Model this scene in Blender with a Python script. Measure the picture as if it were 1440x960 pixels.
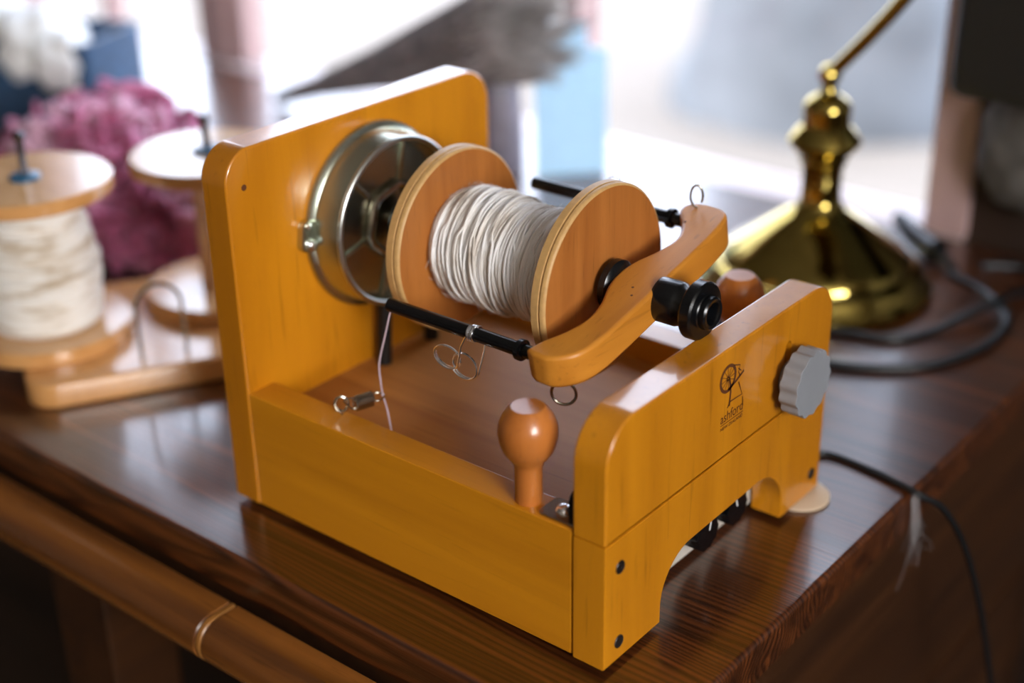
import bpy, bmesh, math, random
from mathutils import Vector, Matrix
random.seed(7)
PI = math.pi
for o in list(bpy.data.objects): bpy.data.objects.remove(o)
scene = bpy.context.scene
C = scene.collection

# ------------------------------------------------------------------ camera
cam_d = bpy.data.cameras.new('camera'); cam = bpy.data.objects.new('camera', cam_d); C.objects.link(cam)
cam_d.sensor_width = 36; cam_d.lens = 2041.0 / 1440 * 36; cam_d.clip_start = 0.02
cam.matrix_world = (Matrix.Translation((0.3624, -0.5143, 0.5075)) @ Matrix.Rotation(0.6878, 4, 'Z')
                    @ Matrix.Rotation(1.1152, 4, 'X') @ Matrix.Rotation(-0.0178, 4, 'Z'))
cam_d.dof.use_dof = True; cam_d.dof.focus_distance = 0.825; cam_d.dof.aperture_fstop = 2.3
scene.camera = cam

# ------------------------------------------------------------------ light
scene.view_settings.view_transform = 'Standard'
scene.view_settings.look = 'None'
scene.view_settings.gamma = 1.0
scene.view_settings.use_curve_mapping = False
scene.view_settings.exposure = 0.0
world = bpy.data.worlds.new('sky'); scene.world = world; world.use_nodes = True
bg = world.node_tree.nodes['Background']
bg.inputs[0].default_value = (0.72, 0.81, 1.0, 1); bg.inputs[1].default_value = 7.0
sun_d = bpy.data.lights.new('sun_offscreen', 'SUN'); sun_d.energy = 4.2; sun_d.angle = 0.02; sun_d.color = (1.0, 0.93, 0.82)
sun = bpy.data.objects.new('sun_offscreen', sun_d); C.objects.link(sun)
sun.rotation_euler = Vector((-0.35, -0.55, 0.85)).to_track_quat('Z', 'Y').to_euler()
# daylight coming in through the second window, in the right-hand wall
ar_d = bpy.data.lights.new('window_right_offscreen', 'AREA'); ar_d.shape = 'RECTANGLE'
ar_d.size = 1.15; ar_d.size_y = 0.95; ar_d.energy = 94; ar_d.color = (1.0, 0.97, 0.93)
ar = bpy.data.objects.new('window_right_offscreen', ar_d); C.objects.link(ar)
ar.location = (2.512, -1.25, 1.085); ar.rotation_euler = Vector((1, 0, 0)).to_track_quat('Z', 'Y').to_euler()

# ------------------------------------------------------------------ materials
def new_mat(name):
    m = bpy.data.materials.new(name); m.use_nodes = True
    return m, m.node_tree.nodes, m.node_tree.links, m.node_tree.nodes['Principled BSDF']
def rgba(c): return (c[0], c[1], c[2], 1)
def plain(name, col, rough=0.5, metal=0.0, coat=0.0, noise=0.0, nscale=60, bump=0.0, sheen=0.0, var=None, trans=0.0):
    m, N, L, b = new_mat(name)
    b.inputs['Base Color'].default_value = rgba(col); b.inputs['Roughness'].default_value = rough
    b.inputs['Metallic'].default_value = metal; b.inputs['Coat Weight'].default_value = coat
    b.inputs['Coat Roughness'].default_value = 0.1; b.inputs['Sheen Weight'].default_value = sheen
    b.inputs['Transmission Weight'].default_value = trans
    tc = N.new('ShaderNodeTexCoord'); nz = N.new('ShaderNodeTexNoise'); nz.inputs['Scale'].default_value = nscale
    nz.inputs['Detail'].default_value = 5; L.new(tc.outputs['Object'], nz.inputs['Vector'])
    mx = N.new('ShaderNodeMix'); mx.data_type = 'RGBA'
    v = var or tuple(c * (1 - noise) for c in col)
    mx.inputs[6].default_value = rgba(col); mx.inputs[7].default_value = rgba(v)
    rp = N.new('ShaderNodeMapRange'); rp.inputs[1].default_value = 0.35; rp.inputs[2].default_value = 0.65
    L.new(nz.outputs[0], rp.inputs[0]); L.new(rp.outputs[0], mx.inputs[0]); L.new(mx.outputs[2], b.inputs['Base Color'])
    if bump:
        bp = N.new('ShaderNodeBump'); bp.inputs['Strength'].default_value = bump; bp.inputs['Distance'].default_value = 0.001
        L.new(nz.outputs[0], bp.inputs['Height']); L.new(bp.outputs[0], b.inputs['Normal'])
    return m
def wood(name, light, dark, axis='x', scale=1.0, rough=0.3, coat=0.3, streak=0.5, bump=0.05, stretch=14.0, fleck=0.35, rings=0.0, crough=0.09, spec=0.5, lines=0.0):
    m, N, L, b = new_mat(name)
    tc = N.new('ShaderNodeTexCoord'); mp = N.new('ShaderNodeMapping')
    s = [28 * scale] * 3; s['xyz'.index(axis)] = 28 * scale / stretch
    mp.inputs['Scale'].default_value = s; L.new(tc.outputs['Object'], mp.inputs['Vector'])
    n1 = N.new('ShaderNodeTexNoise'); n1.inputs['Scale'].default_value = 1.0; n1.inputs['Detail'].default_value = 6
    n1.inputs['Distortion'].default_value = 0.6; L.new(mp.outputs[0], n1.inputs['Vector'])
    n2 = N.new('ShaderNodeTexNoise'); n2.inputs['Scale'].default_value = 9.0; n2.inputs['Detail'].default_value = 3
    L.new(mp.outputs[0], n2.inputs['Vector'])
    r1 = N.new('ShaderNodeMapRange'); r1.inputs[1].default_value = 0.5 - 0.22; r1.inputs[2].default_value = 0.5 + 0.22
    L.new(n1.outputs[0], r1.inputs[0])
    fac = r1.outputs[0]
    if rings:
        wv = N.new('ShaderNodeTexNoise'); wv.inputs['Scale'].default_value = 0.35; wv.inputs['Detail'].default_value = 1.5
        L.new(mp.outputs[0], wv.inputs['Vector'])
        ml = N.new('ShaderNodeMath'); ml.operation = 'MULTIPLY'; ml.inputs[1].default_value = 26
        sn = N.new('ShaderNodeMath'); sn.operation = 'SINE'; L.new(wv.outputs[0], ml.inputs[0]); L.new(ml.outputs[0], sn.inputs[0])
        ms = N.new('ShaderNodeMapRange'); ms.inputs[1].default_value = -1; ms.inputs[2].default_value = 1
        L.new(sn.outputs[0], ms.inputs[0])
        mm = N.new('ShaderNodeMix'); mm.data_type = 'FLOAT'; mm.inputs[0].default_value = rings
        L.new(r1.outputs[0], mm.inputs[2]); L.new(ms.outputs[0], mm.inputs[3]); fac = mm.outputs[0]
    if lines:      # fine growth lines running along the grain
        sx = N.new('ShaderNodeSeparateXYZ'); L.new(tc.outputs['Object'], sx.inputs[0])
        mp3 = N.new('ShaderNodeMapping'); mp3.inputs['Scale'].default_value = (2.2, 16, 16); L.new(tc.outputs['Object'], mp3.inputs['Vector'])
        n3 = N.new('ShaderNodeTexNoise'); n3.inputs['Scale'].default_value = 1.0; n3.inputs['Detail'].default_value = 2; L.new(mp3.outputs[0], n3.inputs['Vector'])
        ma = N.new('ShaderNodeMath'); ma.operation = 'MULTIPLY_ADD'; ma.inputs[1].default_value = 0.055; L.new(n3.outputs[0], ma.inputs[0]); L.new(sx.outputs['Y'], ma.inputs[2])
        mf = N.new('ShaderNodeMath'); mf.operation = 'MULTIPLY'; mf.inputs[1].default_value = 1500; L.new(ma.outputs[0], mf.inputs[0])
        si = N.new('ShaderNodeMath'); si.operation = 'SINE'; L.new(mf.outputs[0], si.inputs[0])
        mr = N.new('ShaderNodeMapRange'); mr.inputs[1].default_value = -1; mr.inputs[2].default_value = 0.6; mr.inputs[3].default_value = 1 - lines; mr.inputs[4].default_value = 1.0
        L.new(si.outputs[0], mr.inputs[0])
        mu = N.new('ShaderNodeMath'); mu.operation = 'MULTIPLY'; L.new(fac, mu.inputs[0]); L.new(mr.outputs[0], mu.inputs[1]); fac = mu.outputs[0]
    mx = N.new('ShaderNodeMix'); mx.data_type = 'RGBA'; mx.inputs[6].default_value = rgba(dark); mx.inputs[7].default_value = rgba(light)
    L.new(fac, mx.inputs[0])
    r2 = N.new('ShaderNodeMapRange'); r2.inputs[1].default_value = 0.60; r2.inputs[2].default_value = 0.72
    r2.inputs[3].default_value = 0; r2.inputs[4].default_value = fleck
    L.new(n2.outputs[0], r2.inputs[0])
    m2 = N.new('ShaderNodeMix'); m2.data_type = 'RGBA'; m2.inputs[7].default_value = rgba([c * 0.45 for c in dark])
    L.new(r2.outputs[0], m2.inputs[0]); L.new(mx.outputs[2], m2.inputs[6]); L.new(m2.outputs[2], b.inputs['Base Color'])
    b.inputs['Specular IOR Level'].default_value = spec
    b.inputs['Roughness'].default_value = rough; b.inputs['Coat Weight'].default_value = coat; b.inputs['Coat Roughness'].default_value = crough; b.inputs['Coat IOR'].default_value = 1.6
    bp = N.new('ShaderNodeBump'); bp.inputs['Strength'].default_value = bump; bp.inputs['Distance'].default_value = 0.001
    L.new(n2.outputs[0], bp.inputs['Height']); L.new(bp.outputs[0], b.inputs['Normal'])
    return m
OL, OD = (0.66, 0.252, 0.008), (0.46, 0.158, 0.004)
M = {}
M['maple_z'] = wood('honey_maple_upright_grain', OL, OD, 'z', 1.0, 0.30, 0.8)
M['maple_x'] = wood('honey_maple_long_grain', OL, OD, 'x', 1.0, 0.34, 0.3, fleck=0.15)
M['maple_y'] = wood('honey_maple_cross_grain', (0.62, 0.25, 0.03), (0.44, 0.155, 0.014), 'y', 1.6, 0.40, 0.10, stretch=20, spec=0.35)
M['base_wood'] = wood('brown_base_board', (0.50, 0.20, 0.036), (0.32, 0.110, 0.018), 'x', 1.3, 0.55, 0.0, stretch=24, spec=0.2)
M['bobbin_wood'] = wood('red_brown_bobbin_ply', (0.44, 0.158, 0.032), (0.31, 0.098, 0.018), 'z', 2.2, 0.42, 0.10)
M['ply_edge'] = plain('pale_ply_edge', (0.58, 0.34, 0.125), 0.5, noise=0.12, nscale=300)
M['peg_wood'] = wood('orange_peg_wood', (0.52, 0.175, 0.035), (0.40, 0.12, 0.02), 'z', 2.0, 0.28, 0.15)
M['desk'] = wood('dark_varnished_pine', (0.170, 0.046, 0.010), (0.020, 0.005, 0.0015), 'x', 3.2, 0.28, 1.0, bump=0.3, stretch=60, fleck=0.5, rings=0.4, crough=0.17, lines=0.85)
M['desk_edge'] = wood('dark_pine_end_grain', (0.10, 0.03, 0.008), (0.03, 0.008, 0.003), 'y', 3.0, 0.35, 0.3, bump=0.2, stretch=8)
M['rail'] = wood('brown_rounded_rail', (0.34, 0.118, 0.020), (0.06, 0.017, 0.004), 'x', 1.8, 0.22, 0.5, stretch=18, rings=0.6)
M['ring_wood'] = plain('light_brown_ring', (0.34, 0.14, 0.03), 0.3, noise=0.2)
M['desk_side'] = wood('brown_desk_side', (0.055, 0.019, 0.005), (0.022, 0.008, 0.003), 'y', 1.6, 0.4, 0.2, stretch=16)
M['kate_wood'] = wood('pale_orange_kate_wood', (0.64, 0.33, 0.12), (0.50, 0.23, 0.07), 'x', 1.4, 0.25, 0.5)
M['kate_bobbin'] = wood('pale_bobbin_wood', (0.70, 0.42, 0.20), (0.60, 0.33, 0.14), 'x', 1.4, 0.22, 0.6)
M['black'] = plain('black_plastic', (0.003, 0.0035, 0.0045), 0.25, noise=0.2)
M['wisp'] = plain('grey_wool_wisp', (0.45, 0.44, 0.45), 0.95)
M['rubber'] = plain('black_rubber', (0.004, 0.005, 0.006), 0.45)
M['steel'] = plain('bright_steel', (0.90, 0.90, 0.92), 0.25, 1.0)
M['dull_steel'] = plain('dull_bronze_steel', (0.42, 0.38, 0.31), 0.25, 1.0)
M['zinc'] = plain('yellow_zinc_metal', (0.58, 0.57, 0.44), 0.26, 1.0, var=(0.50, 0.56, 0.48), nscale=25)
M['rim_steel'] = plain('pale_zinc_rim', (0.66, 0.68, 0.64), 0.28, 1.0)
M['dark_rod'] = plain('dark_steel_rod', (0.13, 0.13, 0.15), 0.25, 1.0)
M['brass'] = plain('polished_brass', (0.44, 0.33, 0.085), 0.08, 1.0, noise=0.15)
M['grey_plastic'] = plain('grey_plastic', (0.25, 0.26, 0.28), 0.4, noise=0.06)
M['white_plate'] = plain('off_white_plate', (0.55, 0.50, 0.43), 0.5, noise=0.1)
M['pad'] = plain('pale_pad', (0.60, 0.46, 0.32), 0.6)
M['burnt'] = plain('burnt_brown_print', (0.10, 0.028, 0.006), 0.6)
M['dark_hole'] = plain('dark_screw_cap', (0.012, 0.009, 0.007), 0.4)
M['white_mark'] = plain('white_paint', (0.8, 0.8, 0.8), 0.5)
M['nylon'] = plain('clear_nylon_line', (0.85, 0.72, 0.82), 0.15, trans=0.45)
M['blue_bush'] = plain('dark_blue_plastic', (0.012, 0.10, 0.20), 0.3)
M['felt_blue'] = plain('navy_blue_felt', (0.022, 0.085, 0.19), 0.9, noise=0.6, nscale=90, bump=0.4, sheen=0.4)
M['fleece'] = plain('white_fleece', (0.88, 0.89, 0.88), 0.95, noise=0.10, nscale=40, bump=0.5, sheen=0.4)
M['pot'] = plain('grey_lilac_glaze', (0.20, 0.18, 0.22), 0.35, noise=0.3)
M['card'] = plain('pale_blue_card', (0.42, 0.68, 0.90), 0.6, noise=0.06)
M['frame'] = plain('dusty_pink_window_paint', (0.50, 0.33, 0.31), 0.5, noise=0.1)
M['sill'] = plain('pale_window_sill', (0.55, 0.46, 0.44), 0.3, noise=0.08)
M['plaster'] = plain('brown_cream_plaster', (0.22, 0.175, 0.13), 0.8, noise=0.1, nscale=6)
M['ceiling'] = plain('cream_ceiling', (0.42, 0.39, 0.34), 0.8)
M['dark_wall'] = wood('dark_brown_panelling', (0.030, 0.013, 0.006), (0.015, 0.007, 0.004), 'z', 0.5, 0.6, 0.0)
M['floor'] = wood('dark_room_floor', (0.05, 0.025, 0.013), (0.02, 0.012, 0.008), 'x', 0.3, 0.6, 0.0)
M['grey_cloth'] = plain('grey_cloth', (0.12, 0.11, 0.10), 0.9, noise=0.4, nscale=50)
M['black_box'] = plain('matt_black', (0.006, 0.006, 0.005), 0.6)
M['ground'] = plain('pale_dry_ground', (0.19, 0.163, 0.137), 0.9, noise=0.14, nscale=0.9)
M['bark'] = plain('grey_bark', (0.17, 0.18, 0.19), 0.9, noise=0.35, nscale=5, bump=0.4)

def fibre_mat(name, cols, scale=30, stretch_axis=None, rough=0.9, sheen=0.3, k=0.12):
    m, N, L, b = new_mat(name)
    tc = N.new('ShaderNodeTexCoord'); mp = N.new('ShaderNodeMapping'); s = [scale] * 3
    if stretch_axis is not None: s[stretch_axis] = scale * 4
    mp.inputs['Scale'].default_value = s; L.new(tc.outputs['Object'], mp.inputs['Vector'])
    nz = N.new('ShaderNodeTexNoise'); nz.inputs['Scale'].default_value = 1; nz.inputs['Detail'].default_value = 4
    L.new(mp.outputs[0], nz.inputs['Vector'])
    cr = N.new('ShaderNodeValToRGB'); L.new(nz.outputs[0], cr.inputs[0]); e = cr.color_ramp.elements
    e[0].position = 0.5 - k; e[0].color = rgba(cols[0]); e[1].position = 0.5 + k; e[1].color = rgba(cols[-1])
    for i, c in enumerate(cols[1:-1]):
        q = e.new(0.5 - k + 2 * k * (i + 1) / (len(cols) - 1)); q.color = rgba(c)
    L.new(cr.outputs[0], b.inputs['Base Color']); b.inputs['Roughness'].default_value = rough; b.inputs['Sheen Weight'].default_value = sheen
    return m
M['yarn'] = fibre_mat('white_grey_wool_yarn', [(0.34, 0.26, 0.19), (0.74, 0.69, 0.63), (0.88, 0.86, 0.84), (0.90, 0.89, 0.88)], 26, 0, k=0.20)
M['yarn_cream'] = fibre_mat('cream_wool_yarn', [(0.50, 0.39, 0.26), (0.80, 0.75, 0.68), (0.84, 0.81, 0.76)], 30, 2, k=0.16)
M['pink_wool'] = fibre_mat('mauve_pink_wool', [(0.26, 0.045, 0.10), (0.58, 0.15, 0.31), (0.72, 0.42, 0.56)], 14)
M['bristle'] = fibre_mat('grey_brown_bristles', [(0.045, 0.03, 0.026), (0.21, 0.165, 0.145)], 70)
M['bristle_tip'] = fibre_mat('pale_bristle_tips', [(0.25, 0.22, 0.20), (0.60, 0.57, 0.55)], 30)
m, N, L, b = new_mat('window_glass')
for n in list(N):
    if n.type == 'BSDF_PRINCIPLED': N.remove(n)
tr = N.new('ShaderNodeBsdfTransparent'); gl = N.new('ShaderNodeBsdfGlossy'); gl.inputs['Roughness'].default_value = 0.02
lw = N.new('ShaderNodeLayerWeight'); lw.inputs[0].default_value = 0.5
pwn = N.new('ShaderNodeMath'); pwn.operation = 'POWER'; pwn.inputs[1].default_value = 5; L.new(lw.outputs['Facing'], pwn.inputs[0])
fr = N.new('ShaderNodeMath'); fr.operation = 'MULTIPLY_ADD'; fr.inputs[1].default_value = 0.6; fr.inputs[2].default_value = 0.02
L.new(pwn.outputs[0], fr.inputs[0]); mxs = N.new('ShaderNodeMixShader')
L.new(fr.outputs[0], mxs.inputs[0]); L.new(tr.outputs[0], mxs.inputs[1]); L.new(gl.outputs[0], mxs.inputs[2])
L.new(mxs.outputs[0], N['Material Output'].inputs[0]); M['glass'] = m

# ------------------------------------------------------------------ mesh helpers
WN = set()
def box(bm, x0, x1, y0, y1, z0, z1, bev=0.0, seg=2):
    WN.add(id(bm))
    r = bmesh.ops.create_cube(bm, size=1.0, matrix=Matrix.Translation(((x0+x1)/2, (y0+y1)/2, (z0+z1)/2)) @ Matrix.Diagonal((x1-x0, y1-y0, z1-z0, 1)))
    if bev:
        es = set(e for v in r['verts'] for e in v.link_edges)
        bmesh.ops.bevel(bm, geom=list(es), offset=bev, segments=seg, profile=0.5, affect='EDGES')
    return bm
def prism(bm, pts, f, h0, h1, bev=0.0, seg=2):
    """pts: 2D outline; f(a, b, h) -> 3D point; extruded from h0 to h1, rims bevelled"""
    WN.add(id(bm))
    A = [bm.verts.new(f(a, b, h0)) for a, b in pts]; B = [bm.verts.new(f(a, b, h1)) for a, b in pts]
    f0 = bm.faces.new(A[::-1]); f1 = bm.faces.new(B); n = len(pts)
    for i in range(n): bm.faces.new((A[i], A[(i+1) % n], B[(i+1) % n], B[i]))
    bmesh.ops.recalc_face_normals(bm, faces=list(set(fc for v in A + B for fc in v.link_faces)))
    if bev:
        bmesh.ops.bevel(bm, geom=list(f0.edges) + list(f1.edges), offset=bev, segments=seg, profile=0.5, affect='EDGES')
    return bm
def basis(d):
    d = Vector(d).normalized(); q = Vector((0, 0, 1)) if abs(d.z) < 0.9 else Vector((1, 0, 0))
    u = d.cross(q).normalized(); return d, u, d.cross(u)
def lathe(bm, prof, origin, axis, n=48, cap=True):
    """prof: (radius, distance along axis)"""
    o = Vector(origin); d, u, w = basis(axis); rings = []
    for r, h in prof:
        if r < 1e-6: rings.append([bm.verts.new(o + d * h)])
        else: rings.append([bm.verts.new(o + d * h + u * (r * math.cos(2*PI*i/n)) + w * (r * math.sin(2*PI*i/n))) for i in range(n)])
    fs = []
    for a, b in zip(rings, rings[1:]):
        for i in range(n):
            j = (i + 1) % n
            if len(a) == 1 and len(b) == 1: continue
            if len(a) == 1: fs.append(bm.faces.new((a[0], b[i], b[j])))
            elif len(b) == 1: fs.append(bm.faces.new((a[i], a[j], b[0])))
            else: fs.append(bm.faces.new((a[i], a[j], b[j], b[i])))
    if cap:
        for rg in (rings[0], rings[-1]):
            if len(rg) > 1: fs.append(bm.faces.new(rg))
    bmesh.ops.recalc_face_normals(bm, faces=fs)
    return bm
def tube(bm, pts, r, n=8, closed=False, cap=True):
    pts = [Vector(p) for p in pts]; N_ = len(pts); rings = []; u = None
    for i, p in enumerate(pts):
        a = pts[i-1] if (i > 0 or closed) else p; b = pts[(i+1) % N_] if (i < N_-1 or closed) else p
        d = (b - a).normalized()
        if u is None: _, u, w = basis(d)
        u = (u - d * u.dot(d)).normalized(); w = d.cross(u)
        rr = r[i] if isinstance(r, (list, tuple)) else r
        rings.append([bm.verts.new(p + u * (rr * math.cos(2*PI*k/n)) + w * (rr * math.sin(2*PI*k/n))) for k in range(n)])
    m_ = N_ if closed else N_ - 1
    for i in range(m_):
        A = rings[i]; B = rings[(i+1) % N_]
        for k in range(n): bm.faces.new((A[k], A[(k+1) % n], B[(k+1) % n], B[k]))
    if cap and not closed: bm.faces.new(rings[0][::-1]); bm.faces.new(rings[-1])
    return bm
def spline(P, n=8):
    P = [Vector(p) for p in P]; out = []
    for i in range(len(P) - 1):
        p0 = P[i-1] if i else P[0] * 2 - P[1]; p1, p2 = P[i], P[i+1]; p3 = P[i+2] if i + 2 < len(P) else P[-1] * 2 - P[-2]
        for k in range(n):
            t = k / n
            out.append(0.5 * ((2*p1) + (p2-p0)*t + (2*p0-5*p1+4*p2-p3)*t*t + (3*p1-p0-3*p2+p3)*t**3))
    out.append(P[-1]); return out
def rounded(pts, radii, n=8):
    """round the corners of a 2D outline"""
    out = []; L_ = len(pts)
    for i, (p, r) in enumerate(zip(pts, radii)):
        p = Vector(p); a = Vector(pts[i-1]); b = Vector(pts[(i+1) % L_])
        if r <= 0: out.append(tuple(p)); continue
        da = (a - p).normalized(); db = (b - p).normalized(); ang = da.angle(db); t = r / math.tan(ang / 2)
        c = p + (da + db).normalized() * (r / math.sin(ang / 2)); s = p + da * t - c; e = p + db * t - c
        a0 = math.atan2(s.y, s.x); a1 = math.atan2(e.y, e.x); dlt = (a1 - a0 + PI) % (2*PI) - PI
        for k in range(n + 1):
            th = a0 + dlt * k / n; out.append((c.x + r * math.cos(th), c.y + r * math.sin(th)))
    return out
WLOC = {}
def obj(name, bm, mat, parent=None, smooth=35, kind=None, label=None):
    flat = id(bm) in WN; WN.discard(id(bm))
    off = WLOC.get(parent, Vector((0, 0, 0))) if parent else Vector((0, 0, 0))
    if off.length: bmesh.ops.translate(bm, verts=bm.verts, vec=-off)
    me = bpy.data.meshes.new(name); bm.to_mesh(me); bm.free()
    if smooth:
        me.polygons.foreach_set('use_smooth', [True] * len(me.polygons)); me.set_sharp_from_angle(angle=math.radians(smooth))
    me.materials.append(M[mat]); o = bpy.data.objects.new(name, me); C.objects.link(o)
    if parent: o.parent = parent
    if flat and smooth:
        wn = o.modifiers.new('weighted_normals', 'WEIGHTED_NORMAL'); wn.weight = 100; wn.keep_sharp = True
    WLOC[o] = off
    if kind: o['kind'] = kind
    if label: o['label'] = label
    return o
def thing(name, label, cat, loc=(0, 0, 0), group=None):
    o = bpy.data.objects.new(name, None); C.objects.link(o); o.empty_display_size = 0.02
    o.location = loc; WLOC[o] = Vector(loc); o['label'] = label; o['category'] = cat
    if group: o['group'] = group
    return o
def tag(o, label, cat, group=None):
    o['label'] = label; o['category'] = cat
    if group: o['group'] = group
    return o
def struct(name, bm, mat, parent=None, smooth=35):
    o = obj(name, bm, mat, parent, smooth)
    if not parent: o['kind'] = 'structure'
    return o
def B(): return bmesh.new()
YZ = lambda a, b, h: (h, a, b)      # outline in the (y, z) plane, extruded along x
XY = lambda a, b, h: (a, b, h)
XZ = lambda a, b, h: (a, h, b)

ZD = -0.004      # desk top
FL = -0.754      # room floor

# ================================================================== the room
WY0, WY1 = 0.735, 0.790
WX0, WX1, WZ1 = -1.66, -0.104, 0.90
struct('floor', box(B(), -2.7, 2.5, -2.7, WY1, FL - 0.05, FL), 'floor')
struct('ceiling', box(B(), -2.8, 2.6, -2.8, WY1, 1.70, 1.78), 'ceiling')
w = B()
box(w, -2.8, WX0, WY0, WY1, FL, 1.70); box(w, WX0, WX1, WY0, WY1, FL, ZD - 0.03); box(w, WX0, WX1, WY0, WY1, WZ1, 1.70)
struct('wall_back', w, 'plaster')
struct('wall_back_panelled', box(B(), WX1, 2.6, WY0 - 0.02, WY1, FL, 1.70), 'dark_wall')
struct('wall_left', box(B(), -2.8, -2.7, -2.8, WY0, FL, 1.70), 'plaster')
struct('wall_front', box(B(), -2.7, 2.6, -2.8, -2.7, FL, 1.70), 'plaster')
w = B(); ry0, ry1, rz0, rz1 = -1.90, -0.60, 0.55, 1.62
box(w, 2.5, 2.6, -2.7, ry0, FL, 1.70); box(w, 2.5, 2.6, ry1, WY0 - 0.02, FL, 1.70); box(w, 2.5, 2.6, ry0, ry1, FL, rz0); box(w, 2.5, 2.6, ry0, ry1, rz1, 1.70)
struct('wall_right', w, 'plaster')
# window behind the desk
struct('trim_1', box(B(), WX0 - 0.02, WX1, 0.705, 0.772, ZD - 0.03, ZD, 0.003), 'sill')          # the sill, level with the desk
w1 = struct('window_1', box(B(), WX0, WX0 + 0.05, 0.722, 0.79, ZD, WZ1, 0.003), 'frame')
struct('window_frame', box(B(), -1.190, -1.134, 0.722, 0.765, ZD, WZ1, 0.004), 'frame', w1)
struct('window_frame', box(B(), -1.135, -1.108, 0.730, 0.768, ZD, WZ1, 0.004), 'frame', w1)
struct('window_frame', box(B(), -0.576, -0.556, 0.722, 0.768, ZD, WZ1, 0.004), 'frame', w1)
struct('window_frame', box(B(), -0.143, WX1 + 0.003, 0.708, 0.768, ZD, WZ1, 0.004), 'frame', w1)
struct('window_frame', box(B(), WX0, WX1, 0.722, 0.79, WZ1 - 0.05, WZ1, 0.003), 'frame', w1)
struct('window_frame', box(B(), -1.420, -1.404, 0.735, 0.768, ZD, WZ1, 0.003), 'frame', w1)
for a, c in ((WX0 + 0.05, -1.420), (-1.404, -1.188), (-1.108, -0.576), (-0.556, -0.143)):
    struct('window_pane', box(B(), a, c, 0.757, 0.760, ZD, WZ1 - 0.05), 'glass', w1, 0)
w2 = struct('window_2', box(B(), 2.48, 2.56, ry0, ry0 + 0.05, rz0, rz1, 0.003), 'frame')
struct('window_frame', box(B(), 2.48, 2.56, ry1 - 0.05, ry1, rz0, rz1, 0.003), 'frame', w2)
struct('window_frame', box(B(), 2.48, 2.56, ry0, ry1, rz0, rz0 + 0.05, 0.003), 'frame', w2)
struct('window_frame', box(B(), 2.48, 2.56, ry0, ry1, rz1 - 0.05, rz1, 0.003), 'frame', w2)
struct('window_pane', box(B(), 2.52, 2.524, ry0, ry1, rz0, rz1), 'glass', w2, 0)
# outdoors
struct('ground', box(B(), -30, 30, WY1, 40, -1.0, -0.9), 'ground')
t = B(); tp = []; TX = -1.78
for i in range(15):
    z = -0.95 + i * 0.25; tp.append(Vector((TX + 0.05 * math.sin(i * 0.9), 3.75 + 0.03 * math.cos(i), z)))
tube(t, tp, [0.40 + 0.16 * math.exp(-i * 0.7) for i in range(15)], 24)
for v in t.verts:
    a = math.atan2(v.co.y - 3.75, v.co.x - TX); v.co.x += 0.02 * math.cos(a) * math.sin(a * 7 + v.co.z * 2); v.co.y += 0.02 * math.sin(a) * math.sin(a * 7 + v.co.z * 2)
tag(obj('tree_trunk', t, 'bark'), 'thick grey tree trunk standing outside the window', 'tree')

# ================================================================== the desk
DX0, DX1, DY0, DY1 = -1.60, 0.051, -0.047, 0.704
desk = thing('desk', 'long dark varnished pine desk carrying the wooden spinner', 'desk', (-0.77, 0.33, FL))
seams = (DY0, 0.180, 0.310, 0.440, 0.575, DY1)
for i, (y0, y1) in enumerate(zip(seams, seams[1:])):
    bb = B(); box(bb, DX0, DX1, y0 + 0.0001, y1 - 0.0001, ZD - 0.027, ZD)
    es = [e for e in bb.edges if all(v.co.z > ZD - 0.001 for v in e.verts) and (all(v.co.x > DX1 - 0.001 for v in e.verts) or (i == 0 and all(v.co.y < y0 + 0.001 for v in e.verts)))]
    bmesh.ops.bevel(bb, geom=es, offset=0.004, segments=4, profile=0.5, affect='EDGES')
    obj('plank', bb, 'desk', desk)
# rounded rail under the front edge with its joint, and the groove above it
def rail(x0, x1, y1=-0.0535, z=-0.050):
    pr = [(y1, z - 0.016)]
    for k in range(13):
        a = -PI/2 + -PI * k / 12; pr.append((-0.069 + 0.016 * math.cos(a), z + 0.016 * math.sin(a)))
    pr.append((y1, z + 0.016))
    return prism(B(), pr, YZ, x0, x1, 0.001, 1)
obj('front_rail', rail(DX0 + 0.02, -0.2475), 'rail', desk)
obj('front_rail', rail(-0.2415, 0.049), 'rail', desk)
obj('rail_ring', rail(-0.2470, -0.2420), 'ring_wood', desk, label='pale wooden joint ring in the rail')
for x in (-1.55, -0.80, 0.020):
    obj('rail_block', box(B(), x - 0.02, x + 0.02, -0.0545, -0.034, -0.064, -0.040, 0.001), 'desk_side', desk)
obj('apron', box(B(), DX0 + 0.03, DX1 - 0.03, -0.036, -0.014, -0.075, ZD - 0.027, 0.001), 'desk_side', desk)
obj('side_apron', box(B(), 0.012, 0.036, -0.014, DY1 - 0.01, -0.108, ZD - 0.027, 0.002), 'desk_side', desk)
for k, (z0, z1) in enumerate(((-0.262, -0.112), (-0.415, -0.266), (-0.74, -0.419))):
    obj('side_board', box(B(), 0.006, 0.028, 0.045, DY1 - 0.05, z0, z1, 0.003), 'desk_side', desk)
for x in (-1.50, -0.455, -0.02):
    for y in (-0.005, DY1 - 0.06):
        obj('leg', box(B(), x - 0.033, x + 0.033, y - 0.03, y + 0.03, FL, ZD - 0.027, 0.004), 'desk_side', desk)

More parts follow.
